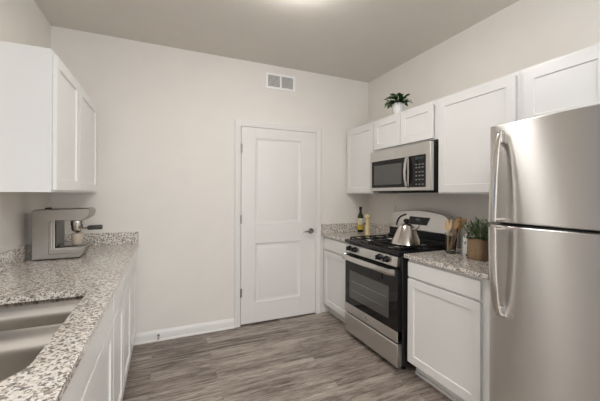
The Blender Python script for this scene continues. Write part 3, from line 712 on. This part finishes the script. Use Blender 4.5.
# ------------------------------------------------------------------ utensil jar and utensils
jx, jy = 2.000, 1.772
jr = MB(); jr.lathe((jx, jy, CT1 + 0.0005), [(0.042, 0), (0.046, 0.004), (0.046, 0.150), (0.048, 0.154), (0.045, 0.154), (0.0435, 0.15), (0.0435, 0.010), (0, 0.008)], 32)
tag(jr.build('utensil_jar', M['glass']), 'clear glass jar holding kitchen utensils near the refrigerator', 'jar')
def utensil(name, label, base, top, mat_, kind, width):
    base, top = Vector(base), Vector(top); m = MB(); d = (top - base); L = d.length
    m.tube([base + d * 0.0, base + d * 0.3, base + d * 0.68], [0.005, 0.0055, 0.006], 10)
    side = Vector((0.30, -0.95, 0)).normalized()
    if kind == 'fork':
        m.sweep([base + d * q for q in (0.64, 0.70, 0.76, 0.80)], side, [0.012, width * 0.8, width, width], 0.007)
        for k in (-1, 0, 1): m.sweep([base + d * 0.79 + side * k * width * 0.36, base + d * 0.9 + side * k * width * 0.36, base + d + side * k * width * 0.36], side, width * 0.24, 0.006)
    elif kind == 'spoon': m.sweep([base + d * q for q in (0.64, 0.72, 0.80, 0.90, 0.97, 1.0)], side, [0.012, width * 0.7, width, width, width * 0.7, width * 0.3], 0.009)
    else: m.sweep([base + d * q for q in (0.62, 0.68, 0.76, 0.98, 1.0)], side, [0.012, width * 0.8, width, width, width * 0.9], 0.006)
    return tag(m.build(name, mat_), label, 'utensil', None)
zb = CT1 + 0.016
utensil('wooden_fork', 'pale wooden slotted fork standing in the glass utensil jar', (jx - 0.030, jy + 0.010, zb), (jx - 0.020, jy + 0.014, 1.168), M['wood'], 'fork', 0.060)
utensil('black_spatula', 'black spatula behind the pale fork in the utensil jar', (jx + 0.033, jy - 0.006, zb), (jx + 0.042, jy - 0.035, 1.190), M['black'], 'spatula', 0.034)
utensil('wooden_spoon', 'tan wooden spoon leaning right in the glass utensil jar', (jx - 0.008, jy + 0.022, zb), (jx - 0.012, jy - 0.078, 1.190), M['wood2'], 'spoon', 0.050)
utensil('wooden_spatula', 'tan wooden spatula leaning furthest right out of the utensil jar', (jx + 0.012, jy + 0.030, zb), (jx + 0.030, jy - 0.096, 1.182), M['wood2'], 'spatula', 0.036)

# patterned shaker
ps = thing('patterned_shaker', 'slim white shaker with black pattern between utensil jar and herb plant', 'shaker', (2.02, 1.652, CT1))
m = MB(); m.lathe((2.02, 1.652, CT1 + 0.0005), [(0.024, 0), (0.026, 0.004), (0.026, 0.135), (0.022, 0.142), (0, 0.142)], 28); m.build('body', M['pattern'], ps)
m = MB(); m.lathe((2.02, 1.652, CT1 + 0.143), [(0.022, 0), (0.023, 0.018), (0.015, 0.026), (0, 0.027)], 24); m.build('lid', M['chrome'], ps)

# ------------------------------------------------------------------ leaves
def add_leaf(bm_, base, direc, L, wd, droop, fold=0.15):
    d = Vector(direc).normalized(); up = Vector((0, 0, 1)); side = d.cross(up)
    side = side.normalized() if side.length > 0.05 else Vector((1, 0, 0)); n = side.cross(d).normalized(); base = Vector(base)
    prev = None
    for k in range(6):
        q = k / 5; ww = wd * math.sin(PI * min(0.97, (q * 0.9 + 0.06))) ** 0.8 * 0.5
        p = base + d * L * q - Vector((0, 0, 1)) * droop * L * q * q
        row = [bm_.verts.new(p - side * ww + n * fold * ww), bm_.verts.new(p), bm_.verts.new(p + side * ww + n * fold * ww)]
        if prev:
            bm_.faces.new((prev[0], prev[1], row[1], row[0])); bm_.faces.new((prev[1], prev[2], row[2], row[1]))
        prev = row
# leafy plant on top of the wall cabinets
px, py, pz = 2.03, 2.430, UZ1 + 0.0005
pl = thing('potted_plant', 'leafy dark green plant in a white pot on top of the cabinets', 'plant', (px, py, pz))
m = MB(); m.lathe((px, py, pz), [(0.036, 0), (0.042, 0.004), (0.052, 0.055), (0.060, 0.095), (0.062, 0.104), (0.057, 0.104), (0.053, 0.095), (0, 0.09)], 32); m.build('pot', M['white'], pl)
m = MB(); m.lathe((px, py, pz), [(0.053, 0.0935), (0.03, 0.098), (0, 0.099)], 20, cap=False); m.build('soil', M['soil'], pl)
fol = MB(); fol2 = MB(); stems = MB()
for i in range(95):
    a = random.uniform(0, 2 * PI); el = random.uniform(-0.15, 1.0); R = random.uniform(0.02, 0.085)
    d = Vector((math.cos(a) * math.cos(el), math.sin(a) * math.cos(el) * 1.25, math.sin(el) * 0.8))
    b = Vector((px, py, pz + 0.115)) + d * R
    if b.z < pz + 0.112: b.z = pz + 0.112 + random.random() * 0.02
    dd = d + Vector((random.uniform(-.4, .4), random.uniform(-.4, .4), random.uniform(-.1, .3)))
    add_leaf((fol2 if i % 6 == 0 else fol).bm, b, dd, random.uniform(0.05, 0.075), random.uniform(0.034, 0.046), random.uniform(0.2, 0.6))
    if i % 3 == 0: stems.tube([(px, py, pz + 0.098), tuple((Vector((px, py, pz + 0.11)) + b) / 2 + Vector((0, 0, 0.015))), tuple(b)], 0.0018, 5)
fol.build('foliage', M['leaf'], pl, recalc=False); sub_label(fol2.build('young_leaves', M['leaf2'], pl, recalc=False), 'pale green leaves'); stems.build('stems', M['leaf'], pl)

# herb plant in a burlap bag beside the fridge
hx, hy_, hz = 1.985, 1.518, CT1 + 0.0005
hb = thing('herb_plant', 'green herb plant in a brown burlap bag against the refrigerator', 'plant', (hx, hy_, hz))
m = MB(); lps = []
for k, (sc, z) in enumerate(((0.060, 0), (0.067, 0.006), (0.069, 0.05), (0.068, 0.10), (0.070, 0.130), (0.072, 0.142), (0.068, 0.143), (0.064, 0.13), (0.060, 0.115))):
    lp = []
    for i in range(36):
        a = 2 * PI * i / 36; rr = sc * (1 + 0.025 * math.sin(5 * a + k) + 0.018 * math.sin(9 * a - k * 0.7)) * (1 + 0.16 * abs(math.sin(2 * a)) ** 1.5)
        lp.append(Vector((hx + rr * math.cos(a), hy_ + rr * math.sin(a), hz + z + (0.004 * math.sin(4 * a) if 0.1 < z else 0))))
    lps.append(lp)
m.loft(lps); m.build('burlap_bag', M['burlap'], hb, 0, 60)
fol = MB(); stems = MB()
for i in range(60):
    a = random.uniform(0, 2 * PI); rr = 0.045 * math.sqrt(random.random()); lean = random.uniform(0.02, 0.10)
    h = random.uniform(0.10, 0.185) - lean * 0.35
    b = Vector((hx + rr * math.cos(a), hy_ + rr * math.sin(a), hz + 0.118)); tp = b + Vector((math.cos(a) * lean, math.sin(a) * lean, h))
    stems.tube([b, (b + tp) / 2 + Vector((0, 0, 0.012)), tp], [0.0016, 0.0013, 0.001], 5)
    for q in range(11):
        t = 0.30 + 0.7 * q / 10; p = b.lerp(tp, t) + Vector((0, 0, 0.012 * math.sin(PI * t))); aa = random.uniform(0, 2 * PI)
        add_leaf(fol.bm, p, (math.cos(aa), math.sin(aa), random.uniform(0.2, 1.1)), random.uniform(0.018, 0.034), random.uniform(0.007, 0.011), 0.2)
fol.build('foliage', M['herb'], hb, recalc=False); stems.build('stems', M['herb'], hb)
m = MB(); m.lathe((hx, hy_, hz + 0.117), [(0.056, 0), (0.03, 0.004), (0, 0.005)], 20, cap=False); m.build('soil', M['soil'], hb)
